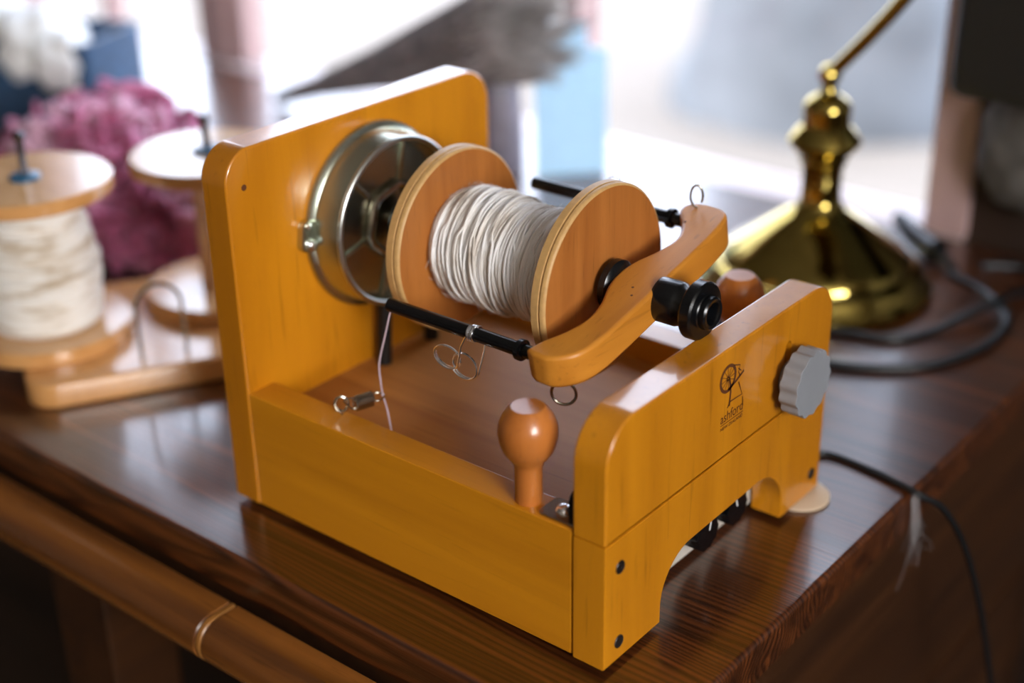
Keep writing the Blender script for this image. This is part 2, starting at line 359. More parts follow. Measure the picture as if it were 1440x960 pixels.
# ================================================================== the spinner
t_ = 0.0214; Lx = 0.2747; tb = 0.0226; Wd = 0.24; h1 = 0.079; h2 = 0.081; Hf = 0.1495; Hb = 0.2375
AY, AZ = 0.12, 0.165
sp = thing('electric_spinner', 'honey coloured wooden electric spinner frame standing on the dark desk', 'spinning machine', (-0.14, 0.12, ZD))
for x in (-0.285, -0.012):
    for y in (0.012, 0.228):
        obj('foot', lathe(B(), [(0.007, ZD), (0.008, ZD + 0.001), (0.008, 0.0008)], (x, y, 0), (0, 0, 1), 20), 'rubber', sp)
o = rounded([(0, 0), (Wd, 0), (Wd, Hb), (0, Hb)], [0.001, 0.001, 0.024, 0.021], 10)
bp_ = obj('back_panel', prism(B(), o, YZ, -Lx - tb, -Lx, 0.0018, 3), 'maple_z', sp)
obj('knot', lathe(B(), [(0, 0.0002), (0.0020, 0.00015), (0.0023, -0.001)], (-Lx, 0.0138, 0.2138), (1, 0, 0), 10), 'burnt', bp_)
obj('side_wall', box(B(), -Lx - 0.001, -t_ - 0.0012, 0.0008, 0.0225, 0, h2, 0.0013), 'maple_x', sp)
obj('side_wall', box(B(), -Lx - 0.001, -t_ - 0.0012, 0.2175, 0.2392, 0, h2, 0.0013), 'maple_x', sp)
obj('base_board', box(B(), -Lx - 0.001, -t_ - 0.001, 0.0221, 0.2179, 0.050, 0.0628, 0.0005), 'base_wood', sp)
# lower end panel with its arch
arc = [(0, 0), (0.0548, 0)]
for k in range(11):
    a = PI - PI/2 * k / 10; arc.append((0.0848 + 0.030 * math.cos(a), 0.0105 + 0.030 * math.sin(a)))
for k in range(11):
    a = PI/2 - PI/2 * k / 10; arc.append((0.1585 + 0.0325 * math.cos(a), 0.009 + 0.0325 * math.sin(a)))
arc += [(0.191, 0), (Wd, 0), (Wd, h1), (0, h1)]
ep = obj('end_panel', prism(B(), arc, YZ, -t_, 0, 0.0010, 2), 'maple_z', sp)
for (y, z) in ((0.0137, 0.0607), (0.0137, 0.0120), (0.2290, 0.0145)):
    obj('screw_cap', lathe(B(), [(0.0, 0.0002), (0.0032, 0.0002), (0.0038, 0.0006), (0.0041, 0.0003), (0.0041, -0.002)], (0, y, z), (1, 0, 0), 20), 'dark_hole', ep)
o = rounded([(0, h1 + 0.0006), (Wd, h1 + 0.0006), (Wd, Hf), (0, Hf)], [0.0008, 0.0008, 0.024, 0.026], 10)
tr_ = obj('top_rail', prism(B(), o, YZ, -t_, 0, 0.0014, 3), 'maple_z', sp)
# slot for the knob
so = rounded([(0.1815, 0.083), (0.1885, 0.083), (0.1885, 0.127), (0.1815, 0.127)], [0.0034] * 4, 6)
cut = obj('slot_cutter', prism(B(), so, YZ, -t_ - 0.01, 0.01), 'maple_z', sp, 0)
bm_ = tr_.modifiers.new('slot', 'BOOLEAN'); bm_.operation = 'DIFFERENCE'; bm_.solver = 'EXACT'; bm_.object = cut
tr_.modifiers.move(1, 0); tr_.modifiers[1].show_viewport = False
bpy.context.view_layer.update()
me_ = bpy.data.meshes.new_from_object(tr_.evaluated_get(bpy.context.evaluated_depsgraph_get()))
tr_.modifiers.remove(bm_); tr_.data = me_; tr_.modifiers[0].show_viewport = True
me_.set_sharp_from_angle(angle=math.radians(35))
cme = cut.data; WLOC.pop(cut); bpy.data.objects.remove(cut); bpy.data.meshes.remove(cme)
kn = []
for k in range(144):
    a = 2*PI*k/144; r = 0.0207 + 0.0008 * math.cos(13 * a); kn.append((0.185 + r * math.cos(a), 0.1040 + r * math.sin(a)))
kb = obj('clamp_knob', prism(B(), kn, YZ, 0.0065, 0.0185, 0.0008, 2), 'grey_plastic', sp, 40, label='grey lobed plastic clamp knob')
obj('knob_hub', lathe(B(), [(0.0, -0.026), (0.0030, -0.026), (0.0030, 0.0002), (0.010, 0.0002), (0.012, 0.002), (0.016, 0.007)], (0, 0.185, 0.1040), (1, 0, 0), 24), 'grey_plastic', kb)
# burnt-in logo on the top rail
lg = B()
def strip(P, wdt, x=0.00025):
    P = [Vector(q) for q in P]; L_, R_ = [], []
    for i, q in enumerate(P):
        d = (P[min(i+1, len(P)-1)] - P[max(i-1, 0)]).normalized(); n = Vector((-d.y, d.x)) * wdt / 2
        L_.append(lg.verts.new((x, *(q + n)))); R_.append(lg.verts.new((x, *(q - n))))
    for i in range(len(P) - 1): lg.faces.new((R_[i], R_[i+1], L_[i+1], L_[i]))
wc = Vector((0.1159, 0.1308)); rw = 0.0078
strip([(wc.x + rw * math.cos(2*PI*k/48), wc.y + rw * math.sin(2*PI*k/48)) for k in range(49)], 0.0020)
for k in range(12):
    a = 2*PI*k/12 + 0.1; strip([(wc.x + 0.0005 * math.cos(a), wc.y + 0.0005 * math.sin(a)), (wc.x + rw * math.cos(a), wc.y + rw * math.sin(a))], 0.00045)
strip([(wc.x + 0.0011 * math.cos(2*PI*k/12), wc.y + 0.0011 * math.sin(2*PI*k/12)) for k in range(13)], 0.0009)
strip([(0.1165, 0.1235), (0.125, 0.1258), (0.1331, 0.1292)], 0.0017)
strip([(0.1175, 0.1305), (0.1195, 0.1211), (0.1186, 0.1122)], 0.0016)
strip([(0.1167, 0.1118), (0.1197, 0.1148), (0.1324, 0.1142), (0.1278, 0.1240)], 0.0009)
strip([(0.1332, 0.1123), (0.1341, 0.1060)], 0.0006)
strip([(0.1215, 0.1370), (0.1284, 0.1345), (0.1270, 0.1305), (0.1292, 0.1270)], 0.0008)
strip([(0.1264, 0.1332), (0.1300, 0.1302)], 0.0007)
strip([(0.1100, 0.1026), (0.1347, 0.1022)], 0.00045)
obj('logo', lg, 'burnt', tr_, 0, label='burnt-in spinning wheel emblem')
def lettering(txt, y0, z0, width, height, name):
    cu = bpy.data.curves.new(name, 'FONT'); cu.body = txt; cu.size = 1.0; cu.resolution_u = 3
    to = bpy.data.objects.new(name, cu); C.objects.link(to); bpy.context.view_layer.update()
    me = to.to_mesh(); xs = [v.co.x for v in me.vertices]; ys = [v.co.y for v in me.vertices]
    bm = bmesh.new(); bm.from_mesh(me); to.to_mesh_clear(); bpy.data.objects.remove(to); bpy.data.curves.remove(cu)
    sx = width / (max(xs) - min(xs)); sy = height / (max(ys) - min(0, min(ys)))
    for v in bm.verts: v.co = Vector((0.00025, y0 + (v.co.x - min(xs)) * sx, z0 + v.co.y * sy))
    obj(name, bm, 'burnt', tr_, 0)
lettering('ashford', 0.1100, 0.1038, 0.0240, 0.0062, 'lettering')
lettering('NEW ZEALAND', 0.1103, 0.0990, 0.0240, 0.0021, 'lettering')
# pegs on the side walls
pp = [(0.0072, h2 - 0.002), (0.0078, h2), (0.0077, 0.092), (0.0078, 0.102), (0.0086, 0.1055), (0.0112, 0.1088), (0.0140, 0.1130), (0.0158, 0.1180), (0.0165, 0.1232), (0.0160, 0.1283), (0.0144, 0.1325), (0.0120, 0.1360), (0.0100, 0.1384), (0.0091, 0.1391), (0, 0.1392)]
for y in (0.0115, 0.2280):
    obj('bobbin_peg', lathe(B(), pp, (-0.0597, y, 0), (0, 0, 1), 40), 'peg_wood', sp)
# metal corner brackets
for y in (0.0125, 0.2285):
    bo = rounded([(-0.0478, y - 0.0095), (-0.0225, y - 0.0095), (-0.0225, y + 0.0095), (-0.0478, y + 0.0095)], [0.004, 0.0005, 0.0005, 0.004], 5)
    bk = obj('bracket', prism(B(), bo, XY, h2 - 0.0002, h2 + 0.0016, 0.0003, 1), 'dull_steel', sp)
    obj('bracket_screw', lathe(B(), [(0.0048, 0), (0.0046, 0.0012), (0.0036, 0.0026), (0.002, 0.0034), (0, 0.0036)], (-0.0365, y, h2 + 0.0012), (0, 0, 1), 24), 'steel', bk)
    hb = rounded([(y - 0.002, h2), (y + 0.0115, h2), (y + 0.0115, h2 + 0.015), (y - 0.002, h2 + 0.015)], [0.001, 0.001, 0.006, 0.006], 6)
    obj('hinge_leaf', prism(B(), hb, YZ, -0.0320, -0.0210, 0.0006, 2), 'black', bk)
# control box behind the arch
cp = obj('control_plate', box(B(), -0.060, -0.0235, 0.038, 0.206, 0.001, 0.050, 0.001), 'white_plate', sp, label='off-white control box front behind the arch')
for (y, z, a) in ((0.1165, 0.0245, 0.4), (0.1500, 0.0255, -0.6)):
    pr = []
    for k in range(60):
        q = 2*PI*k/60; r = 0.0115 + 0.0005 * math.cos(q * 10); pr.append((y + r * math.cos(q), z + r * math.sin(q)))
    ck = obj('control_knob', prism(B(), pr, YZ, -0.0236, -0.0075, 0.0012, 2), 'black', sp)
    obj('pointer', prism(B(), [(y + 0.002 * math.sin(a) - 0.0006, z + 0.002), (y + 0.002 * math.sin(a) + 0.0006, z + 0.002), (y + 0.006 * math.sin(a) + 0.0006, z + 0.009), (y + 0.006 * math.sin(a) - 0.0006, z + 0.009)], YZ, -0.0080, -0.0073), 'white_mark', ck)
# drive drum on the back panel
dr = obj('drive_drum', lathe(B(), [(0.0615, -Lx - 0.0005), (0.0622, -Lx + 0.0012), (0.0616, -Lx + 0.003), (0.0595, -Lx + 0.0038), (0.0580, -Lx + 0.0048), (0.0570, -Lx + 0.0075), (0.0552, -Lx + 0.021), (0.0540, -Lx + 0.0235), (0.0526, -Lx + 0.0235), (0.0520, -Lx + 0.015), (0.020, -Lx + 0.014)], (0, AY, AZ), (1, 0, 0), 96, cap=False), 'zinc', sp, label='zinc plated metal drive drum')
obj('rim', lathe(B(), [(0.0545 + 0.0019 * math.cos(2*PI*k/16), -Lx + 0.0238 + 0.0019 * math.sin(2*PI*k/16)) for k in range(17)], (0, AY, AZ), (1, 0, 0), 96, cap=False), 'rim_steel', dr)
obj('drum_face', lathe(B(), [(0.0524, -Lx + 0.0160), (0.030, -Lx + 0.0172), (0.0, -Lx + 0.0175)], (0, AY, AZ), (1, 0, 0), 64, cap=False), 'zinc', dr)
hx = B(); po = []
for k in range(6): po.append((AY + 0.0255 * math.cos(PI/3*k + 0.25), AZ + 0.0255 * math.sin(PI/3*k + 0.25)))
tube(hx, [(-Lx + 0.0200, a, b) for a, b in [p for i in range(6) for p in [Vector(po[i]).lerp(Vector(po[(i+1) % 6]), q) for q in (0.12, 0.5, 0.88)]]], 0.0030, 10, closed=True)
obj('hub_ring', hx, 'dull_steel', dr)
for k in range(6):
    a = PI/3*k + 0.25; sk = B(); tube(sk, [(-Lx + 0.0172, AY + r * math.cos(a), AZ + r * math.sin(a)) for r in (0.026, 0.052)], [0.0022, 0.0012], 8)
    obj('spoke', sk, 'zinc', dr)
# clamp lug at the rim of the drum
lo = rounded([(0.0500, 0.1600), (0.0640, 0.1585), (0.0660, 0.1790), (0.0535, 0.1815)], [0.005, 0.003, 0.003, 0.006], 6)
lu = obj('clamp_lug', prism(B(), lo, YZ, -Lx - 0.0003, -Lx + 0.0055, 0.0012, 2), 'zinc', sp)
obj('lug_screw', lathe(B(), [(0.0036, 0), (0.0034, 0.0022), (0.0022, 0.0034), (0, 0.0038)], (-Lx + 0.005, 0.0580, 0.1640), (1, 0, 0), 16), 'steel', lu)
obj('lug_screw', lathe(B(), [(0.0022, 0), (0.0020, 0.0016), (0, 0.0022)], (-Lx + 0.005, 0.0572, 0.1765), (1, 0, 0), 16), 'steel', lu)
# drive belt running down into the base
for dy in (-0.0105, 0.038):
    bt = B(); tube(bt, [(-0.2625, AY + dy + (0.004 if dy < 0 else -0.004), AZ - 0.052), (-0.2625, AY + dy, 0.062)], 0.0052, 10)
    obj('drive_belt', bt, 'rubber', sp)
# screw eye, spring and brake line
ey = B(); tube(ey, [(-0.2095, 0.0178, 0.079), (-0.2095, 0.0178, 0.0835)], 0.0008, 8)
tube(ey, [(-0.2095 + 0.0028 * math.cos(a), 0.0178 + 0.0028 * math.cos(a), 0.0880 + 0.0050 * math.sin(a)) for a in [2*PI*k/24 for k in range(24)]], 0.0012, 8, closed=True)
obj('screw_eye', ey, 'dull_steel', sp)
s0 = Vector((-0.2026, 0.0225, 0.0885)); s1 = Vector((-0.1986, 0.0330, 0.0890)); d, u, v_ = basis(s1 - s0); ln = (s1 - s0).length
cl = B(); lathe(cl, [(0.0040, 0), (0.0040, ln)], s0, d, 20)
tube(cl, [s0 + d * (ln * k / (16 * 14)) + (u * math.cos(2*PI*k/16) + v_ * math.sin(2*PI*k/16)) * 0.0045 for k in range(16 * 14 + 1)], 0.00055, 6)
spg = obj('tension_spring', cl, 'dull_steel', sp)
ring = B(); tube(ring, spline([s0 + v_*0.003, s0 - d*0.002 + v_*0.003, s0 - d*0.0055 - u*0.001 - v_*0.0015, s0 - d*0.0065 - v_*0.0040, s0 - d*0.002 - v_*0.0045, s0 - v_*0.002], 6), 0.00065, 6)
tube(ring, [s1 + d * (0.0035 + 0.0045 * math.cos(a)) + u * (0.0032 * math.sin(a)) + v_ * (0.0010 * math.sin(a)) for a in [2*PI*k/24 for k in range(24)]], 0.00060, 6, closed=True)
obj('spring_hook', ring, 'dull_steel', spg)
nl = B(); e1 = s1 + d * 0.0075
tube(nl, spline([(-0.1905, 0.0457, 0.1462), (-0.1960, 0.0452, 0.128), (-0.2018, 0.0446, 0.108), (-0.2010, 0.0438, 0.096), tuple(e1), (-0.1935, 0.0405, 0.080), (-0.1895, 0.0395, 0.0640)], 8), 0.00055, 6)
lathe(nl, [(0.0004, -0.001), (0.0011, -0.0004), (0.0011, 0.0004), (0.0004, 0.001)], e1, (0, 0, 1), 8)
obj('brake_line', nl, 'nylon', sp, label='clear nylon brake line')

# ---------------------------------------------------------------- the flyer
TH = math.radians(12); U = Vector((0, math.cos(TH), math.sin(TH))); NN = Vector((0, -math.sin(TH), math.cos(TH))); AX = Vector((0, AY, AZ))
fly = thing('flyer', 'wooden bow-shaped flyer with black rods held above the spinner frame', 'flyer', (-0.062, AY, AZ))
outl = [(p.x, p.y) for p in spline([(a, b, 0) for a, b in [(-0.0840, -0.0792), (-0.0745, -0.0765), (-0.060, -0.0695), (-0.0445, -0.0662), (-0.029, -0.0688), (-0.014, -0.0745), (0.0, -0.0768), (0.014, -0.0745), (0.029, -0.0688), (0.0445, -0.0662), (0.058, -0.0710), (0.0690, -0.0795), (0.0755, -0.0826), (0.0815, -0.0805), (0.0845, -0.0745), (0.0850, -0.0660), (0.0835, -0.0575), (0.0780, -0.0520), (0.066, -0.0492), (0.045, -0.0478), (0.0, -0.0470), (-0.045, -0.0467), (-0.062, -0.0474), (-0.0735, -0.0500), (-0.0815, -0.0560), (-0.0862, -0.0640), (-0.0862, -0.0750)]], 5)]
AR = lambda a, b, h: AX + U * a + NN * h + Vector((b, 0, 0))
arm = obj('flyer_arm', prism(B(), outl, AR, -0.0105, 0.0105, 0.0026, 4), 'maple_y', fly, 40)
for (a, b) in ((-0.010, -0.0600), (-0.017, -0.0560), (0.062, -0.071)):
    obj('knot', lathe(B(), [(0.0009, -0.0004), (0.0008, 0.00015), (0, 0.0002)], AR(a, b, 0.0105), NN, 8), 'burnt', arm)
def ring_eye(base, d, wv, size, r, gap0, gap1, wide=0.75):
    """an open wire loop whose stem starts at base"""
    d = Vector(d).normalized(); wv = Vector(wv).normalized(); P = [base - d * 0.003, base + d * 0.0005]
    n = 26
    for k in range(n + 1):
        a = gap0 + (gap1 - gap0) * k / n
        P.append(base + d * (0.001 + size - size * math.cos(a)) + wv * (size * wide * math.sin(a)))
    bm = B(); tube(bm, P, r, 8); return bm
obj('eye_hook', ring_eye(AR(0.0780, -0.0735, 0.0105), (0, 0, 1), (1, 0.45, 0), 0.0068, 0.0007, -0.25, -2*PI + 0.95, 0.55), 'dull_steel', arm)
obj('eye_hook', ring_eye(AR(-0.0770, -0.0625, -0.0105), (0, 0, -1), (1, 0.45, 0), 0.0070, 0.0009, 0.50, 2*PI - 0.60, 1.0), 'dull_steel', arm)
RR = 0.076
for s in (-1, 1):
    x0 = -0.1915 if s < 0 else -0.1990
    rd = B(); c0 = AX + U * (s * RR)
    lathe(rd, [(0, x0), (0.0035, x0), (0.0042, x0 + 0.0006), (0.0042, -0.1000), (0.0042, -0.0930), (0.0062, -0.0925), (0.0062, -0.0895), (0.0040, -0.0890), (0.0040, -0.076)], c0, (1, 0, 0), 24)
    r_ = obj('flyer_rod', rd, 'black', fly)
    # sliding hook: three wraps round the rod and two pigtail loops
    xh = -0.1275 if s < 0 else -0.135
    hk = B(); P = []
    f_ = 1 if s < 0 else -1
    for k in range(3 * 20 + 1):
        a = 2*PI*k/20 + PI/2
        P.append(c0 + Vector((xh + 0.0016 * k / 20, 0.0047 * math.cos(a), 0.0047 * math.sin(a))))
    c1 = c0 + Vector((xh + 0.004, -0.0010 * f_, -0.0055))
    tube(hk, P, 0.00075, 6)
    if s < 0:
        q0 = c0 + Vector((xh - 0.0002, -0.0048, -0.0010))
        cc = c0 + Vector((-0.1425, -0.0055, -0.0180)); P1 = [q0, q0 + Vector((-0.003, -0.0008, -0.0065))]
        for k in range(44):
            a = -0.55 - 2*PI*1.42 * k / 43
            P1.append(cc + Vector((0.0098 * math.cos(a), 0.0022 * k / 43, (0.0072 - 0.0006 * k / 43) * math.sin(a))))
        tube(hk, P1, 0.00068, 6)
        q1 = c0 + Vector((xh + 0.0095, 0.0010, -0.0038)); cc = c0 + Vector((-0.1290, -0.0030, -0.0200)); P2 = [q1, q1 + Vector((-0.0004, -0.001, -0.006))]
        for k in range(44):
            a = -0.05 - 2*PI*1.40 * k / 43
            P2.append(cc + Vector((0.0094 * math.cos(a), -0.0030 * k / 43, (0.0082 - 0.0006 * k / 43) * math.sin(a))))
        tube(hk, P2, 0.00068, 6)
    else:
        cc = c0 + Vector((xh, 0.001, 0.0110))
        tube(hk, [cc + Vector((0.0055 * math.cos(2*PI*k/24), 0.001, 0.0060 * math.sin(2*PI*k/24))) for k in range(24)], 0.00055, 6, closed=True)
    obj('sliding_hook', hk, 'steel', r_)
obj('shaft', lathe(B(), [(0.0, -0.262), (0.0045, -0.262), (0.0045, -0.050)], AX, (1, 0, 0), 20), 'dull_steel', fly)
obj('collar', lathe(B(), [(0.0142, -0.0830), (0.0156, -0.0822), (0.0156, -0.0780), (0.0140, -0.0765), (0.010, -0.0750)], AX, (1, 0, 0), 40), 'black', fly)
orf = obj('orifice', lathe(B(), [(0.0128, -0.0490), (0.0130, -0.0480), (0.0130, -0.0360), (0.0124, -0.0345), (0.0106, -0.0310), (0.0106, -0.0285), (0.0130, -0.0270), (0.0166, -0.0265), (0.0171, -0.0258), (0.0171, -0.0200), (0.0162, -0.0188), (0.0105, -0.0186), (0.0100, -0.0180), (0.0098, -0.0145), (0.0088, -0.0135), (0.0068, -0.0140), (0.0060, -0.0160), (0.0058, -0.0480)], AX, (1, 0, 0), 48, cap=False), 'black', fly)
obj('orifice_bearing', prism(B(), rounded([(AY - 0.0045, Hf - 0.002), (AY + 0.0045, Hf - 0.002), (AY + 0.0045, AZ - 0.012), (AY - 0.0045, AZ - 0.012)], [0.001] * 4, 3), YZ, -0.0255, -0.0195, 0.0004, 1), 'black', orf)

# ---------------------------------------------------------------- bobbins
def wraps(o, ax, h0, h1_, rfun, n, tr, jit, seed, seg=36, sides=5, tilt=0.0):
    rnd = random.Random(seed); d, u, w_ = basis(ax); P = []
    ph = rnd.random() * 6
    offs = [rnd.gauss(0, 1) for _ in range(n + 2)]; tl = [rnd.gauss(0, 1) for _ in range(n + 2)]; p2 = [rnd.random() * 6 for _ in range(n + 2)]
    N_ = n * seg
    for k in range(N_ + 1):
        wr = k / seg; i = int(wr); fq = wr - i
        of = offs[i] * (1 - fq) + offs[i+1] * fq; ti = tl[i] * (1 - fq) + tl[i+1] * fq
        h = h0 + (h1_ - h0) * k / N_; a = 2*PI*wr + ph
        hh = h + jit * (0.9 * of + 1.1 * (ti + tilt) * math.sin(a + p2[i] * 0.2)); hh = min(max(hh, h0), h1_)
        r = rfun(h) + jit * (0.55 * of + 0.3 * math.sin(3 * a + p2[i]))
        P.append(Vector(o) + d * hh + u * (r * math.cos(a)) + w_ * (r * math.sin(a)))
    bm = B(); tube(bm, P, tr, sides); return bm
def flange(o, ax, h0, h1_, r, mat, parent, groove=True, hole=0.006):
    prof = [(hole, h0), (r - 0.0012, h0), (r - 0.0002, h0 + 0.0006)]
    f = obj('flange', lathe(B(), [(hole, h0), (r - 0.0016, h0), (r - 0.0016, h1_), (hole, h1_)], o, ax, 96, cap=False), mat, parent)
    m_ = (h0 + h1_) / 2 + 0.0012 * (1 if h1_ > h0 else -1)
    if groove: pe = [(r - 0.0020, h0 - 0.0001), (r - 0.0006, h0 + 0.0004), (r, h0 + 0.0010), (r, m_ - 0.0008), (r - 0.0013, m_ - 0.0003), (r - 0.0013, m_ + 0.0003), (r, m_ + 0.0008), (r, h1_ - 0.0012), (r - 0.0006, h1_ - 0.0003), (r - 0.0016, h1_ + 0.0001)]
    else: pe = [(r - 0.0020, h0 - 0.0001), (r, h0 + 0.001), (r + 0.0006, (h0 + h1_) / 2), (r, h1_ - 0.001), (r - 0.0020, h1_ + 0.0001)]
    obj('edge_band', lathe(B(), pe, o, ax, 96, cap=False), 'ply_edge' if groove else 'kate_wood', f)
    return f
bob = thing('bobbin', 'wooden bobbin wound with white and grey wool yarn inside the flyer', 'bobbin', (-0.147, AY, AZ))
FR = 0.0590
flange(AX, (1, 0, 0), -0.0975, -0.0872, FR, 'bobbin_wood', bob)
flange(AX, (1, 0, 0), -0.2085, -0.1975, FR, 'bobbin_wood', bob)
obj('core', lathe(B(), [(0.0052, -0.2060), (0.0200, -0.2060), (0.0200, -0.0960), (0.0052, -0.0960)], AX, (1, 0, 0), 40, cap=False), 'bobbin_wood', bob)
obj('whorl', lathe(B(), [(0.0052, -0.2440), (0.019, -0.2440), (0.0195, -0.235), (0.016, -0.230), (0.0195, -0.224), (0.0195, -0.2082), (0.0052, -0.2082)], AX, (1, 0, 0), 40, cap=False), 'black', bob)
def yr(h):
    t = (h + 0.197) / 0.099
    return 0.0325 + 0.0010 * math.sin(t * 7.0) + 0.0008 * math.sin(t * 17 + 1) - 0.0020 * max(0, (t - 0.85) / 0.15) ** 1.5 + 0.0022 * t - 0.003 * max(0, (0.05 - t) / 0.05) ** 2
yb = lathe(B(), [(yr(h) - 0.0010, h) for h in [-0.1972 + 0.0991 * k / 24 for k in range(25)]], AX, (1, 0, 0), 48)
yarn = obj('yarn', yb, 'yarn', bob, 60)
for sd, (n, jit, tr) in enumerate(((92, 0.0010, 0.00085), (70, 0.0016, 0.00085), (48, 0.0026, 0.00080))):
    obj('yarn_wrap', wraps(AX, (1, 0, 0), -0.1965, -0.0985, lambda h: yr(h) + 0.0002 + 0.0003 * sd, n, tr, jit, 20 + sd, tilt=0.6 * sd), 'yarn', yarn, 80)
fz = B(); rnd = random.Random(5)
for k in range(900):
    h = rnd.uniform(-0.195, -0.100); a = rnd.uniform(0, 2*PI); r = yr(h) + 0.0008; P = []
    da = rnd.uniform(-0.25, 0.25); dh = rnd.uniform(-0.006, 0.006); lift = rnd.uniform(0.0010, 0.0042)
    for q in (0, 0.33, 0.66, 1.0):
        aa = a + da * q * 1.5; rr = r + lift * math.sin(q * 2.4)
        P.append(AX + Vector((h + dh * q, rr * math.cos(aa), rr * math.sin(aa))))
    tube(fz, P, 0.00008, 3, cap=False)
obj('wool_fuzz', fz, 'yarn', yarn, 60, kind='stuff')

# ================================================================== lazy kate with two bobbins
KU = Vector((0.511, 0.859, 0)).normalized(); KV = Vector((-KU.y, KU.x, 0)); K0 = Vector((-0.5055, -0.0165, 0))
KT = 0.0165
kate = thing('lazy_kate', 'pale orange wooden bobbin rack board with upright steel rods', 'bobbin rack', (-0.51, 0.15, ZD))
ko = rounded([(0, 0), (0.345, 0), (0.345, 0.178), (0, 0.178)], [0.022] * 4, 8)
KF = lambda a, b, h: K0 + KU * a + KV * b + Vector((0, 0, h))
obj('board', prism(B(), ko, KF, ZD, KT, 0.004, 3), 'kate_wood', kate)
b1 = Vector((-0.572, 0.0530, 0)); b2 = Vector((-0.5205, 0.1840, 0)); b3 = b2 + (b2 - b1)
for q, zt in ((b1, 0.180), (b2, 0.170)):
    rd = B(); lathe(rd, [(0.0030, KT - 0.003), (0.0030, zt - 0.006), (0.0046, zt - 0.004), (0.0048, zt - 0.001), (0.003, zt + 0.0012), (0, zt + 0.0015)], (q.x, q.y, 0), (0, 0, 1), 16)
    obj('rod', rd, 'dark_rod', kate)
g0 = Vector((-0.477, 0.0670, KT)); g1 = Vector((-0.4625, 0.0980, KT)); P = [g0 - Vector((0, 0, 0.004)), g0 + Vector((0, 0, 0.040))]
for k in range(1, 12):
    a = PI - PI * k / 12; P.append((g0 + g1) / 2 + (g1 - g0) / 2 * math.cos(a) + Vector((0, 0, 0.040 + 0.019 * math.sin(a))))
P += [g1 + Vector((0, 0, 0.040)), g1 - Vector((0, 0, 0.004))]
gw = B(); tube(gw, P, 0.0016, 8); obj('wire_guide', gw, 'dull_steel', kate)
def kate_bobbin(q, ztop, r, full, label):
    t = thing('bobbin', label, 'bobbin', (q.x, q.y, KT), 'bobbins on the rack')
    o = (q.x, q.y, 0)
    flange(o, (0, 0, 1), KT, KT + 0.012, r, 'kate_bobbin', t, False)
    flange(o, (0, 0, 1), ztop - 0.011, ztop, r, 'kate_bobbin', t, False)
    obj('core', lathe(B(), [(0.0045, KT + 0.005), (0.0155, KT + 0.005), (0.0155, ztop - 0.003), (0.0045, ztop - 0.003)], o, (0, 0, 1), 32, cap=False), 'kate_bobbin', t)
    obj('bush', lathe(B(), [(0.0036, ztop - 0.004), (0.0115, ztop - 0.004), (0.0115, ztop + 0.0020), (0.0100, ztop + 0.0028), (0.0036, ztop + 0.0028)], o, (0, 0, 1), 28, cap=False), 'blue_bush', t, label='dark blue plastic bush')
    if full:
        z0, z1 = KT + 0.0125, ztop - 0.0115
        def rf(h):
            s = (h - z0) / (z1 - z0); return 0.0385 + 0.0075 * math.sin(min(1, s * 1.15) * PI * 0.95) * (1 - 0.35 * s) - 0.004 * s
        y = obj('yarn', lathe(B(), [(rf(z0 + (z1 - z0) * k / 20) - 0.001, z0 + (z1 - z0) * k / 20) for k in range(21)], o, (0, 0, 1), 40), 'yarn_cream', t, 60)
        for sd, (n, j) in enumerate(((52, 0.0012), (34, 0.0026))):
            obj('yarn_wrap', wraps(o, (0, 0, 1), z0 + 0.001, z1 - 0.001, rf, n, 0.0014, j, 40 + sd, 30), 'yarn_cream', y, 80)
kate_bobbin(b1, 0.1455, 0.0635, True, 'pale bobbin full of cream wool yarn on the wooden rack')
kate_bobbin(b2, 0.1410, 0.0615, False, 'empty pale bobbin on the wooden rack next to the full one')

# ================================================================== pink wool pile
pw_ = B(); rnd = random.Random(11)
for PC, PR, cnt in ((Vector((-0.770, 0.262, ZD)), (0.118, 0.115, 0.136), 300), (Vector((-0.675, 0.280, ZD)), (0.085, 0.085, 0.090), 130)):
    ic = bmesh.ops.create_icosphere(pw_, subdivisions=4, radius=1.0)
    for v in ic['verts']:
        n = 0.84 + 0.07 * math.sin(v.co.x * 9 + 1) * math.cos(v.co.y * 8) + 0.05 * math.sin(v.co.z * 13 + v.co.x * 5)
        v.co = PC + Vector((v.co.x * PR[0] * n, v.co.y * PR[1] * n, max(0, v.co.z) * PR[2] * n))
    for k in range(cnt):
        th = rnd.uniform(0, 2*PI); ph = math.acos(rnd.uniform(0.02, 1)); n = rnd.uniform(0.82, 1.02)
        c = PC + Vector((math.cos(th) * math.sin(ph) * PR[0] * n, math.sin(th) * math.sin(ph) * PR[1] * n, math.cos(ph) * PR[2] * n))
        nrm = Vector((math.cos(th) * math.sin(ph), math.sin(th) * math.sin(ph), math.cos(ph))); d, u, w_ = basis(nrm)
        a0 = rnd.uniform(0, 6.28); L_ = rnd.uniform(0.03, 0.06); P = []; tu = (u * math.cos(a0) + w_ * math.sin(a0)); tv = d.cross(tu); fr_ = rnd.uniform(2, 4); am = rnd.uniform(0.004, 0.010)
        for q in range(13):
            s = q / 12; P.append(c + tu * (L_ * (s - 0.5)) + tv * (am * math.sin(fr_ * PI * s)) + nrm * (am * 0.8 * math.cos(fr_ * PI * s) - 0.12 * L_ * (2*s-1)**2))
            P[-1].z = max(P[-1].z, ZD + 0.003)
        rr = rnd.uniform(0.0028, 0.0065); tube(pw_, P, [rr * (0.5 + 0.5 * math.sin(PI * (0.1 + 0.8 * q / 12))) for q in range(13)], 6)
tag(obj('wool_pile', pw_, 'pink_wool', None, 80), 'heap of curly mauve pink wool behind the bobbin rack', 'wool')

